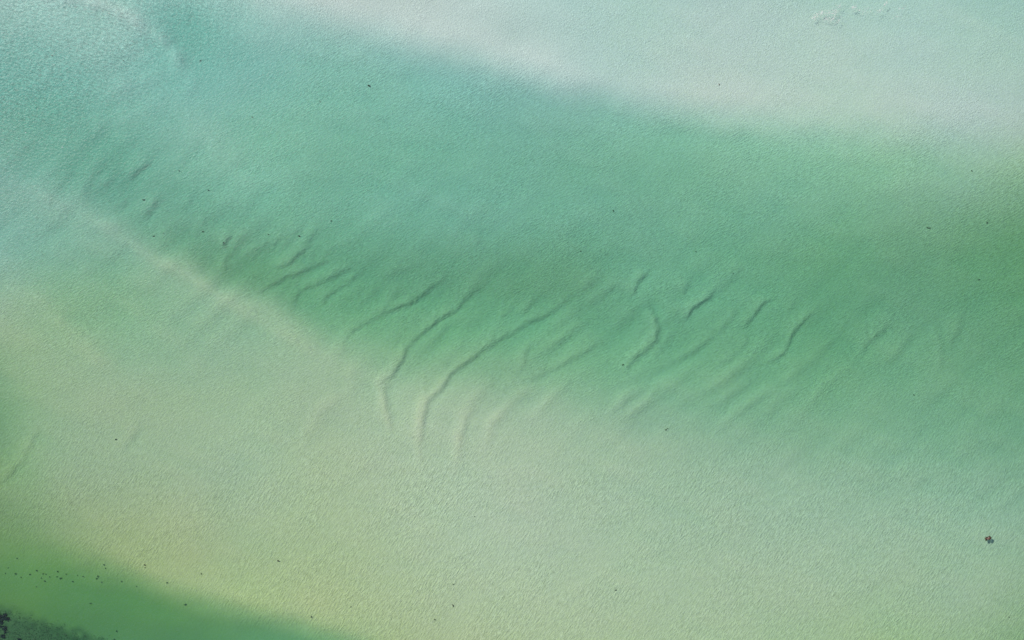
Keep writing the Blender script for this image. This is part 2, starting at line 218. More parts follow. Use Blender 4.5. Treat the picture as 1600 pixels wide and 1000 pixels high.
def grid_object(name, xs, ys, Z):
    nx, ny = len(xs), len(ys)
    X, Y = np.meshgrid(xs, ys)
    co = np.stack([X, Y, Z], -1).reshape(-1, 3).astype(np.float32)
    i = np.arange(nx*ny).reshape(ny, nx)
    q = np.stack([i[:-1,:-1], i[:-1,1:], i[1:,1:], i[1:,:-1]], -1).reshape(-1, 4)
    me = bpy.data.meshes.new(name)
    me.vertices.add(len(co)); me.vertices.foreach_set('co', co.ravel())
    me.loops.add(q.size); me.loops.foreach_set('vertex_index', q.ravel().astype(np.int32))
    me.polygons.add(len(q)); me.polygons.foreach_set('loop_start', np.arange(0, q.size, 4, dtype=np.int32))
    me.polygons.foreach_set('use_smooth', np.ones(len(q), bool))
    me.update(); me.validate()
    o = bpy.data.objects.new(name, me); COL.objects.link(o)
    return o

def add_attr(o, name, arr):
    a = o.data.attributes.new(name, 'FLOAT', 'POINT')
    a.data.foreach_set('value', np.ascontiguousarray(arr, dtype=np.float32).ravel())

xs = build_axis(78, 0.16, 2800, 36)
ys = build_axis(52, 0.16, 2800, 36)
GX, GY = np.meshgrid(xs, ys)
# coarse lattice for the smooth fields, then bilinear
DEPTH0 = 1.6
SPX = PX*(H+DEPTH0)/H
def to_px(x, y): return x/SPX + 800, 500 - y/SPX
lx = np.arange(-100, 1701, 12.5); ly = np.arange(-100, 1101, 12.5)
LX, LY = np.meshgrid(lx, ly)
def bil(F, X, Y):
    u = np.clip((X-lx[0])/12.5, 0, len(lx)-1.001); v = np.clip((Y-ly[0])/12.5, 0, len(ly)-1.001)
    i = u.astype(int); j = v.astype(int); fu = u-i; fv = v-j
    return (F[j,i]*(1-fu)+F[j,i+1]*fu)*(1-fv) + (F[j+1,i]*(1-fu)+F[j+1,i+1]*fu)*fv
UX, UY = to_px(GX, GY)
Xs = np.clip(LX, -70, 1670); Ys = np.clip(LY, -70, 1070)
def layer_fields():
    res = {}
    for k, rows in SOUNDINGS.items():
        r = np.array(rows, float)
        res[k] = tps(r[:,:2], r[:,2:], Xs, Ys)
    return res
LF = layer_fields()
# meandering of the zone borders
WX = UX + value_noise(UX, UY, 60, 21)*10; WY = UY + value_noise(UX, UY, 75, 22)*9 + value_noise(UX, UY, 28, 23)*4
m1 = below(EDGE_PLAIN, WX, WY); m2 = below(EDGE_BAR, WX, WY); m3 = below(EDGE_SOUTH, WX, WY)
FLD = []
for c in range(3):
    f = bil(LF['channel'][...,c], UX, UY)
    f = f*(1-m1) + bil(LF['plain'][...,c], UX, UY)*m1
    f = bil(LF['bar'][...,c], UX, UY)*(1-m2) + f*m2
    f = f*(1-m3) + bil(LF['south'][...,c], UX, UY)*m3
    FLD.append(f)
depth, film, pale = FLD
# away from the surveyed part the flats go on in broad banks and channels
away = smooth(np.hypot(np.maximum(np.abs(UX-800)-830, 0), np.maximum(np.abs(UY-500)-530, 0))/420.0)
bank = value_noise(UX+UY*.4, UY*1.6-UX*.3, 900, 61) + .5*value_noise(UX, UY*1.5, 380, 62)
depth = depth*(1-away) + (1.15+bank*1.3)*away
film = film*(1-away) + (.38+.5*value_noise(UX, UY, 1300, 63))*away
pale = pale*(1-away) + .95*away
inner = (np.abs(UX-800) < 1000) & (np.abs(UY-500) < 700)
mott = value_noise(UX, UY, 110, 31)*.10 + value_noise(UX*.8+UY*.5, (UY-UX*.45)*2.2, 46, 32)*.09 + value_noise(UX, UY, 17, 33)*.02
# long low swells of sand running up to the right between the dunes
band = value_noise((UX+UY*1.1)*.75, (UX*.6-UY)*.28, 22, 35)
in_dunes = np.exp(-((UY-(300+UX*.22))/150.0)**2) * (1-m3)
depth = depth + mott*np.clip(depth, .3, 1.2) + band*.16*in_dunes*m2
depth = depth - dune_relief(UX, UY) - ridge_relief(UX, UY)
depth = np.clip(depth, 0.12, 7.0)
WEED_EDGE = [(-80,938,12),(0,950,12),(50,966,11),(100,982,8),(160,1001,7),(260,1035,8),(1700,1500,9)]
weed = below(WEED_EDGE, UX+value_noise(UX,UY,14,41)*14, UY+value_noise(UX,UY,9,42)*14)
bed = grid_object('lagoon_bed', xs, ys, -depth)
bed['kind'] = 'structure'; bed['label'] = 'pale rippled sand bed with small underwater dunes and green channels'
add_attr(bed, 'film', np.clip(film, 0, 1.3)); add_attr(bed, 'pale', pale); add_attr(bed, 'weed', weed)
# where each set of ripples runs
flat = smooth((UY-520)/260.0)
tl = smooth((420-UX*.55-UY*.8)/300.0)
add_attr(bed, 'low', np.clip(flat, 0, 1)); add_attr(bed, 'corner', np.clip(tl, 0, 1))
calm = 1 - .75*m3 - .25*smooth((depth-1.2)/1.5)
add_attr(bed, 'bar', 1-m2)
add_attr(bed, 'rough', np.clip(calm, 0.12, 1))

# ------------------------------------------------------------------ node helpers
class NT:
    def __init__(self, name):
        self.m = bpy.data.materials.new(name); self.m.use_nodes = True
        self.t = self.m.node_tree; self.t.nodes.clear()
        self.out = self.t.nodes.new('ShaderNodeOutputMaterial')
    def n(self, typ, **kw):
        nd = self.t.nodes.new(typ)
        for k, v in kw.items():
            if k in nd.inputs.keys(): self.put(nd.inputs[k], v)
            else: setattr(nd, k, v)
        return nd
    def put(self, sock, v):
        if isinstance(v, bpy.types.NodeSocket): self.t.links.new(v, sock)
        else: sock.default_value = v
    def math(self, op, a, b=None, clamp=False):
        nd = self.t.nodes.new('ShaderNodeMath'); nd.operation = op; nd.use_clamp = clamp
        self.put(nd.inputs[0], a)
        if b is not None: self.put(nd.inputs[1], b)
        return nd.outputs[0]
    def attr(self, name):
        nd = self.t.nodes.new('ShaderNodeAttribute'); nd.attribute_name = name; return nd.outputs['Fac']
    def mix(self, f, a, b):
        nd = self.t.nodes.new('ShaderNodeMix'); nd.data_type = 'RGBA'
        self.put(nd.inputs[0], f); self.put(nd.inputs[6], a); self.put(nd.inputs[7], b)
        return nd.outputs[2]
    def scale_col(self, c, f):
        nd = self.t.nodes.new('ShaderNodeVectorMath'); nd.operation = 'SCALE'
        self.put(nd.inputs[0], c); self.put(nd.inputs['Scale'], f); return nd.outputs[0]
    def pos(self):
        g = self.t.nodes.new('ShaderNodeNewGeometry')
        s = self.t.nodes.new('ShaderNodeSeparateXYZ'); self.t.links.new(g.outputs['Position'], s.inputs[0])
        return s.outputs[0], s.outputs[1]
    def ripple(self, xy, ang, lu, lv, seed, detail=2.0, rough=.5, dist=.25):
        """noise with crests lying along ang degrees; lu, lv are lengths along / across the crest in metres"""
        x, y = xy; c, s = math.cos(math.radians(ang)), math.sin(math.radians(ang))
        u = self.math('ADD', self.math('MULTIPLY', x, c/lu), self.math('MULTIPLY', y, s/lu))
        v = self.math('ADD', self.math('MULTIPLY', x, -s/lv), self.math('MULTIPLY', y, c/lv))
        cmb = self.t.nodes.new('ShaderNodeCombineXYZ'); self.put(cmb.inputs[0], u); self.put(cmb.inputs[1], v); cmb.inputs[2].default_value = seed
        nz = self.t.nodes.new('ShaderNodeTexNoise'); nz.noise_dimensions = '3D'
        self.t.links.new(cmb.outputs[0], nz.inputs['Vector'])
        nz.inputs['Scale'].default_value = 1.0; nz.inputs['Detail'].default_value = detail
        nz.inputs['Roughness'].default_value = rough; nz.inputs['Distortion'].default_value = dist
        return nz.outputs['Fac']

# ------------------------------------------------------------------ sand
S0 = (0.62, 0.55, 0.52)      # clean pale sand
S1 = (0.50, 0.50, 0.16)       # sand under a yellow-green film
def sand_material():
    t = NT('sand'); xy = t.pos()
    film = t.attr('film'); pale = t.attr('pale'); weed = t.attr('weed')
    blotch = t.ripple(xy, 35, 9, 4, 3.1, 4, .55, .6)
    fine = t.ripple(xy, 40, .30, .20, 7.7, 2, .5, 0)
    f2 = t.math('ADD', film, t.math('MULTIPLY', t.math('SUBTRACT', blotch, .5), .08), clamp=False)
    f2 = t.math('MAXIMUM', t.math('ADD', f2, t.math('MULTIPLY', t.math('SUBTRACT', fine, .5), .35)), 0.0)  # yellow sunlit and bluish skylit ripple tints put into the sand colour
    f2 = t.math('MINIMUM', f2, 1.0)
    sand = t.mix(f2, (*S0, 1), (*S1, 1))
    sand = t.scale_col(sand, t.math('MULTIPLY', pale, t.math('ADD', t.math('MULTIPLY', t.math('SUBTRACT', blotch, .5), .05), 1.0)))
    # ripple marks
    low = t.attr('low'); cor = t.attr('corner'); rough = t.attr('rough'); bar = t.attr('bar')
    a = t.ripple(xy, 57, .68, .21, 0.0, 2, .55, .5)       # plain: steep crests
    b = t.ripple(xy, 28, .55, .18, 5.0, 2, .55, .4)       # channel
    c = t.ripple(xy, -22, .68, .24, 9.0, 2, .55, .5)      # upper left
    d = t.ripple(xy, 75, .19, .17, 14.0, 2, .6, .3)       # everywhere, no direction
    amp = t.ripple(xy, 30, 16, 6, 21.0, 2, .5, 1.0)
    amp = t.math('ADD', t.math('ADD', t.math('MULTIPLY', amp, 1.5), .22), t.math('MULTIPLY', cor, .6))
    hgt = t.math('ADD', t.math('MULTIPLY', a, low), t.math('MULTIPLY', b, t.math('SUBTRACT', 1.0, low)))
    hgt = t.math('ADD', t.math('MULTIPLY', hgt, t.math('SUBTRACT', 1.0, cor)), t.math('MULTIPLY', c, cor))
    hgt = t.math('ADD', t.math('MULTIPLY', hgt, t.math('SUBTRACT', .85, t.math('MULTIPLY', bar, .45))), t.math('MULTIPLY', d, t.math('ADD', .42, t.math('MULTIPLY', bar, .3))))
    # ripple light and shade painted into the sand colour: darker troughs, paler crests
    ripple_shade = t.math('ADD', t.math('MULTIPLY', t.math('MULTIPLY', t.math('SUBTRACT', hgt, t.math('SUBTRACT', .635, t.math('MULTIPLY', bar, .075))), amp), t.math('MULTIPLY', rough, RIPPLE_SHADE)), 1.0)
    ripple_shade = t.math('MINIMUM', t.math('MAXIMUM', ripple_shade, .6), 1.5)
    sand = t.scale_col(sand, ripple_shade)
    wn_ = t.ripple(xy, 10, .9, .6, 1.3, 4, .6, .4)
    wcol = t.mix(wn_, (.07, .09, .045, 1), (.20, .22, .10, 1))
    col = t.mix(weed, sand, wcol)
    hgt = t.math('MULTIPLY', t.math('MULTIPLY', hgt, amp), rough)
    med = t.ripple(xy, 48, 3.2, 1.3, 33.0, 3, .55, .6)
    hgt = t.math('ADD', hgt, t.math('MULTIPLY', med, .22))
    bp = t.n('ShaderNodeBump'); t.put(bp.inputs['Height'], hgt); bp.inputs['Distance'].default_value = SAND_BUMP; bp.inputs['Strength'].default_value = 1.0
    df = t.n('ShaderNodeBsdfDiffuse'); t.put(df.inputs['Color'], col); t.put(df.inputs['Normal'], bp.outputs[0])
    t.t.links.new(df.outputs[0], t.out.inputs['Surface'])
    return t.m
SAND_BUMP = 0.088
RIPPLE_SHADE = 0.8
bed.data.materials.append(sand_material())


# ------------------------------------------------------------------ water body
ABS = (0.36, 0.11, 0.14)      # absorption per metre
def water_material():
    t = NT('lagoon_water'); xy = t.pos()
    cor = t.attr('corner')
    a = t.ripple(xy, -22, .55, .28, 2.0, 2, .5, .5)
    b = t.ripple(xy, 30, .42, .22, 6.0, 2, .55, .4)
    g = t.ripple(xy, 15, 14, 7, 11.0, 2, .5, .8)
    h = t.math('ADD', t.math('MULTIPLY', a, cor), t.math('MULTIPLY', b, .55))
    h = t.math('MULTIPLY', h, t.math('ADD', t.math('MULTIPLY', g, 1.2), .3))
    bp = t.n('ShaderNodeBump'); t.put(bp.inputs['Height'], h); bp.inputs['Distance'].default_value = WATER_BUMP; bp.inputs['Strength'].default_value = 1.0
    # Schlick reflectance of water, the same from both sides (the rays go straight through here)
    geo = t.n('ShaderNodeNewGeometry'); dt = t.n('ShaderNodeVectorMath'); dt.operation = 'DOT_PRODUCT'
    t.put(dt.inputs[0], geo.outputs['Incoming']); t.put(dt.inputs[1], bp.outputs[0])
    fr = t.math('ADD', t.math('MULTIPLY', t.math('POWER', t.math('SUBTRACT', 1.0, t.math('ABSOLUTE', dt.outputs['Value']), True), 5.0), .98), .02, True)
    gl = t.n('ShaderNodeBsdfGlossy'); gl.inputs['Roughness'].default_value = WATER_ROUGH; gl.inputs['Color'].default_value = (1,1,1,1); t.put(gl.inputs['Normal'], bp.outputs[0])
    tr = t.n('ShaderNodeBsdfTransparent'); tr.inputs['Color'].default_value = (1,1,1,1)
    mx = t.n('ShaderNodeMixShader'); t.put(mx.inputs[0], fr); t.put(mx.inputs[1], tr.outputs[0]); t.put(mx.inputs[2], gl.outputs[0])
    t.t.links.new(mx.outputs[0], t.out.inputs['Surface'])
    k = max(ABS)
    va = t.n('ShaderNodeVolumeAbsorption'); va.inputs['Density'].default_value = k
    va.inputs['Color'].default_value = (1-ABS[0]/k, 1-ABS[1]/k, 1-ABS[2]/k, 1)
    t.t.links.new(va.outputs[0], t.out.inputs['Volume'])
    return t.m
WATER_BUMP = 0.09
WATER_ROUGH = 0.46

def build_water():
    wx = build_axis(80, 2.0, 3000, 14); wy = build_axis(56, 2.0, 3000, 14)
    nx, ny = len(wx), len(wy)
    X, Y = np.meshgrid(wx, wy)
    top = np.stack([X, Y, np.zeros_like(X)], -1).reshape(-1, 3)
    bot = top.copy(); bot[:,2] = -14
    V = np.concatenate([top, bot]).astype(np.float32); N = nx*ny
    i = np.arange(N).reshape(ny, nx)
    up = np.stack([i[:-1,:-1], i[:-1,1:], i[1:,1:], i[1:,:-1]], -1).reshape(-1, 4)
    dn = up[:, ::-1] + N
    def side(e): return np.stack([e[:-1], e[:-1]+N, e[1:]+N, e[1:]], -1)
    F = np.concatenate([up, dn, side(i[0])[:, :], side(i[-1][::-1]), side(i[::-1,0]), side(i[:,-1])])
    me = bpy.data.meshes.new('water'); me.from_pydata(V.tolist(), [], F.tolist()); me.update()
    o = bpy.data.objects.new('water', me); COL.objects.link(o)
    px, py = V[:,0]/PX+800, 500-V[:,1]/PX
    add_attr(o, 'corner', np.clip(smooth((560-px*.5-py*.85)/420.0), 0.15, 1))
    o['kind'] = 'structure'; o['label'] = 'clear green lagoon water with fine wind ripples'
    o.data.materials.append(water_material())
    return o
build_water()

# ------------------------------------------------------------------ things afloat and on the bed
def leaf_material(name, c0, c1, rough=.7):
    t = NT(name)
    tc = t.n('ShaderNodeTexCoord')
    nz = t.n('ShaderNodeTexNoise'); t.t.links.new(tc.outputs['Object'], nz.inputs['Vector']); nz.inputs['Scale'].default_value = 14; nz.inputs['Detail'].default_value = 3
    rp = t.n('ShaderNodeValToRGB'); t.t.links.new(nz.outputs['Fac'], rp.inputs[0])
    rp.color_ramp.elements[0].position = .35; rp.color_ramp.elements[0].color = (*c0, 1)
    rp.color_ramp.elements[1].position = .68; rp.color_ramp.elements[1].color = (*c1, 1)
    b = t.n('ShaderNodeBsdfPrincipled'); t.t.links.new(rp.outputs[0], b.inputs['Base Color']); b.inputs['Roughness'].default_value = rough
    t.t.links.new(b.outputs[0], t.out.inputs['Surface'])
    return t.m
MAT = {
 'brown': leaf_material('brown_weed', (.022,.015,.006), (.065,.042,.016)),
 'dark': leaf_material('dark_weed', (.008,.012,.009), (.022,.03,.018)),
 'rust': leaf_material('rust_leaf', (.13,.05,.025), (.24,.11,.05)),
 'olive': leaf_material('olive_weed', (.02,.03,.008), (.06,.075,.02)),
 'pink': leaf_material('pinkish_stem', (.22,.13,.12), (.34,.23,.23)),
 'white': leaf_material('white_fleck_mat', (.7,.7,.68), (.82,.82,.8)),
 'bedweed': leaf_material('bed_weed', (.05,.09,.04), (.12,.19,.08)),
 'blackweed': leaf_material('black_weed', (.006,.010,.016), (.018,.026,.028)),
 'grass': leaf_material('seagrass', (.05,.075,.03), (.17,.20,.09)),
}
class Bld:
    def __init__(s): s.v = []; s.f = []
    def frond(s, p, az, ln, wd, lift, bend, segs=5):
        """a tapered, cupped ribbon with thickness"""
        x, y, z = p; rows = []
        for k in range(segs+1):
            t = k/segs
            a = az + bend*t
            w = wd*(math.sin(math.pi*min(1, .12+t*.9))**.7)*.5
            nx, ny = -math.sin(a), math.cos(a)
            b = len(s.v)
            th = .012
            s.v += [(x+nx*w, y+ny*w, z+.4*w), (x, y, z+th), (x-nx*w, y-ny*w, z+.4*w), (x, y, z-th)]
            rows.append(b)
            x += math.cos(a)*ln/segs; y += math.sin(a)*ln/segs; z += lift*ln/segs
        for r0, r1 in zip(rows[:-1], rows[1:]):
            for j in range(4): s.f.append((r0+j, r0+(j+1)%4, r1+(j+1)%4, r1+j))
        s.f.append((rows[0], rows[0]+3, rows[0]+2, rows[0]+1)); s.f.append(tuple(rows[-1]+j for j in range(4)))
    def tube(s, pts, rad, n=8, lump=0.0, R=random):
        rows = []
        for k, p in enumerate(pts):
            a = pts[max(0, k-1)]; b = pts[min(len(pts)-1, k+1)]
            d = np.array(b, float)-np.array(a, float); d /= np.linalg.norm(d)+1e-9
            u = np.cross(d, (0, 0, 1.0)); u /= np.linalg.norm(u)+1e-9; w = np.cross(d, u)
            t = k/(len(pts)-1); r = rad*(math.sin(math.pi*(.1+.8*t))**.6)
            rows.append(len(s.v))
            for j in range(n):
                an = 2*math.pi*j/n; rr = r*(1+lump*(R.random()-.5)*2)
                q = np.array(p)+u*math.cos(an)*rr+w*math.sin(an)*rr*.8
                s.v.append(tuple(q))
        for r0, r1 in zip(rows[:-1], rows[1:]):
            for j in range(n): s.f.append((r0+j, r0+(j+1)%n, r1+(j+1)%n, r1+j))
        s.f.append(tuple(rows[0]+j for j in range(n))[::-1]); s.f.append(tuple(rows[-1]+j for j in range(n)))
    def build(s, name, mat, parent=None, loc=(0,0,0)):
        me = bpy.data.meshes.new(name); me.from_pydata(s.v, [], s.f); me.update()
        for p in me.polygons: p.use_smooth = True
        o = bpy.data.objects.new(name, me); COL.objects.link(o)
        me.materials.append(MAT[mat]); o.location = loc
        if parent: o.parent = parent
        return o

def tag(o, label, cat, group=None, kind=None):
    o['label'] = label; o['category'] = cat
    if group: o['group'] = group
    if kind: o['kind'] = kind

def surf(px, py): return ((px-800)*PX, (500-py)*PX)
def bed_z(x, y):
    i = int(np.clip(np.searchsorted(xs, x), 1, len(xs)-1)); j = int(np.clip(np.searchsorted(ys, y), 1, len(ys)-1))
    return -float(depth[j, i])
def bed_at(px, py):
    z = -1.5
    for _ in range(4):
        s = PX*(H-z)/H; x, y = (px-800)*s, (500-py)*s; z = bed_z(x, y)
    return x, y, z

def scrap(seed, ln, wd, ang, n, mat, name, loc):
    """a small raft of weed or a leaf: fronds thrown out along a main direction"""
    R = random.Random(seed); b = Bld()
    a0 = math.radians(ang)
    for k in range(n):
        off = (R.random()-.5)*ln*.5
        ox, oy = math.cos(a0)*off + R.uniform(-.25, .25)*wd, math.sin(a0)*off + R.uniform(-.25, .25)*wd
        az = a0 + (math.pi if k % 2 else 0) + R.uniform(-.7, .7)
        b.frond((ox, oy, R.uniform(0, .03)), az, ln*R.uniform(.35, .6), wd*R.uniform(.35, .6), R.uniform(-.1, .12), R.uniform(-.9, .9))
    pts = [(math.cos(a0)*ln*(t-.5), math.sin(a0)*ln*(t-.5), .02+.02*math.sin(t*7)) for t in np.linspace(0, 1, 7)]
    b.tube(pts, wd*.27, 7, .35, R)
    return b.build(name, mat, None, loc)

# strewn scraps: photo x, y, length m, width m, direction deg, fronds, colour, name, label
G_FLOAT = 'scraps of weed and leaves strewn over the lagoon'
AFLOAT = [
 (576.5,134.5,.42,.17,-42,7,'dark','weed_scrap','black wedge of weed in teal water left of the picture\'s top middle'),
 (81,87,.20,.12,20,3,'rust','fallen_leaf','tiny reddish leaf among strong ripples in the pale upper left corner'),
 (193,95,.17,.10,70,3,'rust','fallen_leaf','faint reddish leaf right of the tiny leaf in the upper left corner'),
 (313,95,.26,.14,30,4,'dark','weed_scrap','small dark blue-grey scrap where the top left channel begins'),
 (394,183,.20,.13,-15,4,'brown','weed_scrap','reddish brown scrap in teal water, alone left of the black wedge'),
 (500,159,.16,.10,0,3,'rust','fallen_leaf','minute reddish leaf left and below the black wedge of weed'),
 (1123.5,132,.21,.15,80,4,'rust','fallen_leaf','orange brown leaf over the pale sandbar, upper right'),
 (280,267,.19,.14,0,4,'dark','weed_scrap','dark dot of weed above the dunes in the left part, highest of its cluster'),
 (325.5,297,.20,.15,10,4,'brown','weed_scrap','dark brown dot of weed in turquoise water right of the split scrap'),
 (224.5,312.5,.30,.17,5,7,'brown','weed_scrap','split brown and black scrap with a trailing stem near the left dunes'),
 (317.5,362,.23,.17,0,5,'brown','weed_scrap','brown dot of weed left of the short black dune crest'),
 (240,369,.22,.16,0,5,'brown','weed_scrap','brown dot of weed beside the pale ridge on the left'),
 (255.5,364.5,.15,.11,0,3,'dark','weed_scrap','very small dark dot just right of the brown dot by the pale ridge'),
 (349,379,.24,.12,70,4,'dark','weed_scrap','black sliver at the lower end of a short dune crest, left part'),
 (467.5,369,.24,.18,10,5,'dark','weed_scrap','round black dot of weed above the first long dune crests'),
 (419,366,.18,.12,0,3,'olive','weed_scrap','faint olive dot of weed left of the round black dot'),
 (517.5,345,.20,.14,40,4,'olive','weed_scrap','olive scrap of weed right and above the round black dot'),
 (958,329.5,.26,.14,-60,4,'olive','weed_scrap','dark olive scrap in the middle of the green channel'),
 (907,392.5,.17,.13,40,3,'dark','weed_scrap','small dark dot between the middle olive scrap and the dunes'),
 (1087,393,.20,.12,-20,3,'olive','weed_scrap','dull olive dot above the right hand dune crests'),
 (1145,427,.12,.10,0,3,'dark','weed_scrap','pinprick of dark weed just above the right hand dunes'),
 (1518,267,.22,.15,-40,4,'dark','weed_scrap','blue-black dot near the right edge below the sandbar'),
 (1542,348,.24,.17,0,5,'brown','weed_scrap','black-brown dot near the right edge, over the darkest green water'),
 (1451,356,.72,.09,-3,4,'olive','stick','thin brownish stick lying level, right part'),
 (1529.5,437,.23,.14,10,4,'dark','weed_scrap','dark dot near the right edge, lowest of the three in dark green water'),
 (973,570,.26,.20,20,6,'olive','weed_scrap','round dark dot of weed at the lower edge of the dunes, centre'),
 (1040.5,671.5,.24,.19,30,6,'brown','weed_scrap','brown dot with a paler bit beside it, below the centre dunes'),
 (1427.5,617,.24,.12,-35,4,'dark','weed_scrap','slanted dark sliver in green water right of the dunes'),
 (181.5,686.5,.26,.19,0,5,'dark','weed_scrap','dark dot of weed in the pale green flat at the left'),
 (435,876,.28,.22,-40,6,'brown','weed_scrap','dark brown scrap over yellow-green sand, lower left'),
 (708,912.5,.21,.15,0,4,'dark','weed_scrap','dark dot straight above the orange brown scrap, bottom middle'),
 (707.5,945.5,.34,.17,-50,5,'brown','weed_scrap','slanted orange brown scrap, bottom middle'),
 (679,968,.24,.17,-20,4,'olive','weed_scrap','olive brown dot left and below the slanted orange brown scrap'),
 (486.5,963.5,.22,.15,60,4,'dark','weed_scrap','dark dot just above the deep green water at the bottom'),
 (962,922,.22,.16,0,5,'dark','weed_scrap','lone dark dot right of the bottom middle'),
 (741.5,807,.16,.10,0,3,'olive','weed_scrap','faint olive speck in the pale plain below the dunes'),
 (1576.5,964,.17,.12,0,3,'olive','weed_scrap','faint olive speck in the lower right corner'),
 (548,948,.18,.10,50,3,'olive','weed_scrap','faint olive speck right of the dot above the deep green water'),
 (314.5,896.5,.22,.13,80,4,'olive','weed_scrap','olive speck at the rim of the yellow sand, lower left'),
 (226.5,882.5,.25,.16,0,4,'brown','weed_scrap','upper brown dot of a pair over the yellow sand rim, lower left'),
 (226.5,886.5,.20,.14,0,4,'olive','weed_scrap','lower olive dot of a pair over the yellow sand rim, lower left'),
 (40.5,207.5,.17,.12,40,4,'white','white_fleck','white fleck afloat near the left edge, higher of two'),
 (97.5,230,.19,.14,0,4,'white','white_fleck','white fleck afloat above the left dunes, lower of two'),
]
for k, (px, py, ln, wd, ang, n, mat, name, lab) in enumerate(AFLOAT):
    if mat == 'white':
        x, y = surf(px, py); z = .015  # plain white flecks lie at the water surface
    else:                       # water-logged, lying on the sand
        x, y, z = bed_at(px, py); z += .05
    o = scrap(100+k, ln*.92, wd*.92, ang, n, mat, name, (x, y, z))
    tag(o, lab, {'weed_scrap': 'seaweed', 'fallen_leaf': 'leaf', 'stick': 'stick', 'white_fleck': 'white_fleck'}[name], G_FLOAT)
x, y, z = bed_at(1043.2, 669.8)
tag(scrap(77, .26, .10, -10, 3, 'olive', 'weed_scrap', (x, y, z+.04)), 'paler olive streak touching the brown dot below the centre dunes', 'seaweed', G_FLOAT)

# the big curled raft of weed low on the right, its shadow falls on the sand
def curled_raft():
    x, y = surf(1543.3, 842.0)
    root = bpy.data.objects.new('curled_weed_raft', None); COL.objects.link(root); root.location = (x, y, .03)
    tag(root, 'S-curled brown and pinkish clump of weed afloat above its blue shadow, lower right', 'seaweed')
    R = random.Random(4)
    q = PX
    def P(px, py, z=0.03): return ((px-543.5)*q, (842.0-py)*q, z)   # photo offsets from the clump's middle, x-1000
    left = [P(543.3,840.0), P(541.8,839.6), P(540.4,840.6), P(539.9,842.1), P(540.9,843.4), P(542.4,843.7)]
    right = [P(544.6,838.2), P(546.2,838.5), P(547.4,839.8), P(547.6,841.0), P(546.2,842.0), P(545.0,842.6)]
    mid = [P(542.6,840.4,.06), P(543.8,841.2,.06), P(545.0,841.6,.06), P(546.0,841.0,.06)]
    for nm, pts, mat, rad in (('weed_coil', left, 'brown', .105), ('weed_coil', right, 'brown', .115), ('reddish_stem', mid, 'rust', .055)):
        b = Bld(); b.tube(pts, rad, 10, .4, R)
        for k in range(16 if mat == 'brown' else 3):
            p = pts[R.randrange(len(pts))]
            b.frond((p[0]+R.uniform(-.04,.04), p[1]+R.uniform(-.04,.04), p[2]+.03), R.uniform(0, 6.28), R.uniform(.10, .18), .05, R.uniform(-.1,.35), R.uniform(-1,1))
        b.build(nm, mat, root)
    for pts in ([P(541.6,841.2,.05), P(542.6,841.9,.05), P(543.2,842.8,.04)], [P(544.2,840.0,.05), P(545.0,840.4,.05), P(546.0,840.6,.04)]):
        b = Bld(); b.tube(pts, .07, 9, .35, R); b.build('pinkish_float', 'pink', root)
    # roots trailing down in the water
    b = Bld()
    for k in range(26):
        b.frond((R.uniform(-.24,.26), R.uniform(-.16,.18), -.02), R.uniform(0, 6.28), R.uniform(.15,.28), .06, R.uniform(-1.0,-.35), R.uniform(-.8,.8))
    b.build('trailing_frond', 'brown', root)
curled_raft()

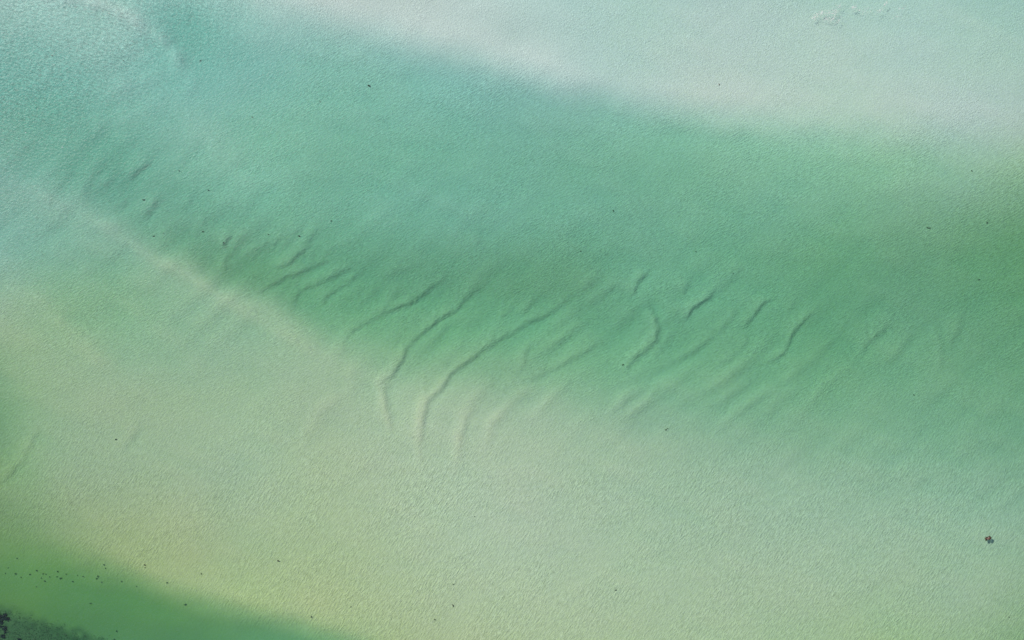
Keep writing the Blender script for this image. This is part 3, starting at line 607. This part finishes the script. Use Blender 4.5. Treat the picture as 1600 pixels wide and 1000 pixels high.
# dark tufts rooted on the bed of the deep southern channel
G_TUFT = 'dark weed tufts on the bed of the deep green channel'
def tuft(seed, size, asp, ang, name, mat, loc, n=None):
    R = random.Random(seed); b = Bld(); n = n or int(14+size*14); ca, sa = math.cos(math.radians(ang)), math.sin(math.radians(ang))
    for k in range(n):
        r = math.sqrt(R.random())*size*.42; a = R.uniform(0, 6.28)
        u, v = math.cos(a)*r, math.sin(a)*r*asp
        b.frond((u*ca-v*sa, u*sa+v*ca, 0), R.uniform(0, 6.28), size*R.uniform(.16, .34)+.04, size*.12+.02, R.uniform(.2, .9), R.uniform(-.7,.7))
    return b.build(name, mat, None, loc)
TUFTS = [
 (26.5,872.5,.24,.6,0,'first small tuft near the left edge, above the long row of tufts'),
 (24.5,896.5,.36,.6,10,'leftmost firm dark tuft of the long row'),
 (47,897.5,.28,.6,20,'pale tuft second from the left of the long row'),
 (33,902,.18,.6,0,'speck of weed between the two leftmost tufts of the row'),
 (8.5,896,.2,.7,0,'faint speck of weed nearest the left edge'),
 (67.5,896.5,.26,.7,0,'upper left tuft of the dense group under the left end of the row'),
 (71.5,897,.18,.7,0,'tiny tuft touching the upper left tuft of the dense group'),
 (64.5,903,.22,.7,0,'lower left tuft of the dense group in the row'),
 (70,908,.34,.6,0,'lowest tuft of the dense group in the row'),
 (77.5,901.5,.26,.6,0,'right tuft of the dense group in the row'),
 (57.5,891.5,.34,.4,0,'long faint tuft above the dense group'),
 (90,893,.26,.7,30,'tuft standing above the middle of the row'),
 (89,901,.22,.6,0,'faint tuft just left of the wide middle tuft'),
 (95,903.5,.5,.45,0,'wide black tuft in the middle of the row'),
 (113.5,908.5,.34,.6,10,'oval tuft right of the wide black one'),
 (130,901,.28,.8,0,'round tuft between the oval tuft and the largest one'),
 (153.5,900.5,.38,.8,50,'largest tuft at the right end of the row, upper half'),
 (151,904,.36,.6,20,'largest tuft at the right end of the row, lower half'),
 (162.5,882.5,.28,.8,80,'upper tuft of a pair at the edge of the yellow sand'),
 (165,888,.22,.8,0,'lower tuft of a pair at the edge of the yellow sand'),
 (159.5,909.5,.26,.7,60,'small tuft below the right end of the row'),
 (190,908.5,.24,.7,60,'faint tuft by itself right of the row'),
 (213,916,.2,.6,0,'faint speck of weed right of the row, further down'),
 (261,910.5,.32,.6,20,'dark tuft on the rim where yellow sand meets green water'),
 (289.5,944.5,.46,.45,10,'flat dark tuft on the slope under the yellow rim'),
 (141.5,943,.28,.5,10,'faint tuft alone in the middle of the deep green channel'),
 (182.5,986.5,.36,1.0,0,'square dark tuft near the bottom edge'),
 (179,999.5,.5,.7,0,'dark tuft cut by the bottom edge'),
 (57,917,.2,.6,0,'faint speck of weed below the row, left part'),
 (103,897,.16,.6,0,'faint speck of weed above the wide black tuft'),
 (13,887,.18,.6,0,'faint speck of weed near the left edge above the row'),
 (121,899,.14,.6,0,'faint speck of weed left of the round tuft'),
]
for k, (px, py, sz, asp, ang, lab) in enumerate(TUFTS):
    x, y, z = bed_at(px, py)
    o = tuft(300+k, sz*.66, asp, ang, 'weed_tuft', 'bedweed', (x, y, z))
    tag(o, lab, 'weed tuft', G_TUFT)
CLUMPS = [(1.5,965,.95,1.2,80,'black clump of weed at the left edge, largest of the corner clumps'), (8,961,.5,.7,20,'small black clump above the largest corner clump'),
 (12.5,967,.55,.9,0,'black clump right of the largest corner clump'), (3,972.5,.5,.8,0,'black clump under the largest corner clump'),
 (8.5,981.5,.62,1.0,60,'round black clump between the largest and the bottom corner clumps'), (2,979,.35,.8,0,'small black clump left of the round one'),
 (5,994,.6,.7,-20,'lowest black clump in the bottom left corner'), (8.5,988,.3,.8,0,'small dark clump above the lowest corner clump'), (30,999,.45,.8,0,'dark clump at the bottom edge right of the corner'),
 (-6,985,.8,.9,0,'black clump just outside the left edge')]
for k, (px, py, sz, asp, ang, lab) in enumerate(CLUMPS):
    x, y, z = bed_at(px, py)
    o = tuft(500+k, sz*1.0, asp, ang, 'weed_clump', 'blackweed', (x, y, z), 46)
    tag(o, lab, 'weed clump', 'black weed clumps in the bottom left corner')

# the bed of seagrass in the corner: uncountable blades
def seagrass():
    R = random.Random(9); b = Bld(); n = 0
    while n < 5200:
        px, py = R.uniform(-120, 330), R.uniform(930, 1090)
        e = np.interp(px, [w[0] for w in WEED_EDGE], [w[1] for w in WEED_EDGE])
        if py < e + R.gauss(0, 5) + 1: continue
        s = SPX; x, y = (px-800)*s, (500-py)*s
        if R.random() < .5 and value_noise(np.array([px]), np.array([py]), 7, 77)[0] < 0: continue
        b.frond((x, y, bed_z(x, y)-.02), R.uniform(0, 6.28), R.uniform(.14,.34), .045, R.uniform(.25,.8), R.uniform(-.8,.8), 3); n += 1
    o = b.build('seagrass', 'grass')
    tag(o, 'dark olive seagrass covering the bed in the bottom left corner', 'seagrass', None, 'stuff')
seagrass()

# foam drifting over the sandbar, top right: wisps of bubbles
def foam_material():
    t = NT('foam'); b = t.n('ShaderNodeBsdfDiffuse'); b.inputs['Color'].default_value = (.86, .79, .77, 1)
    t.t.links.new(b.outputs[0], t.out.inputs['Surface']); return t.m
MAT['foam'] = foam_material()
def foam(name, label, spots, seed):
    R = random.Random(seed); b = Bld()
    for (px, py, ln, wd, ang, n) in spots:
        ca, sa = math.cos(math.radians(ang)), math.sin(math.radians(ang))
        for k in range(int(n*.5)):
            u = R.gauss(0, .5)*ln; v = R.gauss(0, .42)*wd
            x, y = surf(px+(u*ca-v*sa), py-(u*sa+v*ca))
            r = R.uniform(.015, .04); a = R.uniform(0, 6.28)
            b0 = len(b.v); m = 6
            for j in range(m):
                rr = r*R.uniform(.6, 1.3); an = a+6.283*j/m
                b.v.append((x+math.cos(an)*rr*1.4, y+math.sin(an)*rr, .004))
            b.v.append((x, y, .012)); 
            for j in range(m): b.f.append((b0+j, b0+(j+1)%m, b0+m))
            b.f.append(tuple(b0+j for j in range(m))[::-1])
    o = b.build(name, 'foam'); tag(o, label, 'foam', None, 'stuff')
foam('foam', 'pale pinkish wisp of foam on the sandbar by the top edge, right part', [
  (1274,25,8,5,40,110), (1284,21,8,5,55,90), (1296,20,10,4,50,60),(1304,19,7,5,20,80), (1302,28,10,4,40,70), (1293,30,7,3,20,40), (1312,10,6,5,40,40),(1309,33,9,2.5,50,35),
  (1333,12,7,4,20,70), (1343,17,8,3,-10,30), (1356,14,6,3,10,22), (1375,17,7,2.5,35,45), (1383,7,7,2.5,55,40), (1352,22,10,3,30,20), (1410,12,8,3,30,20), (1402,25,8,3,30,12)], 3)
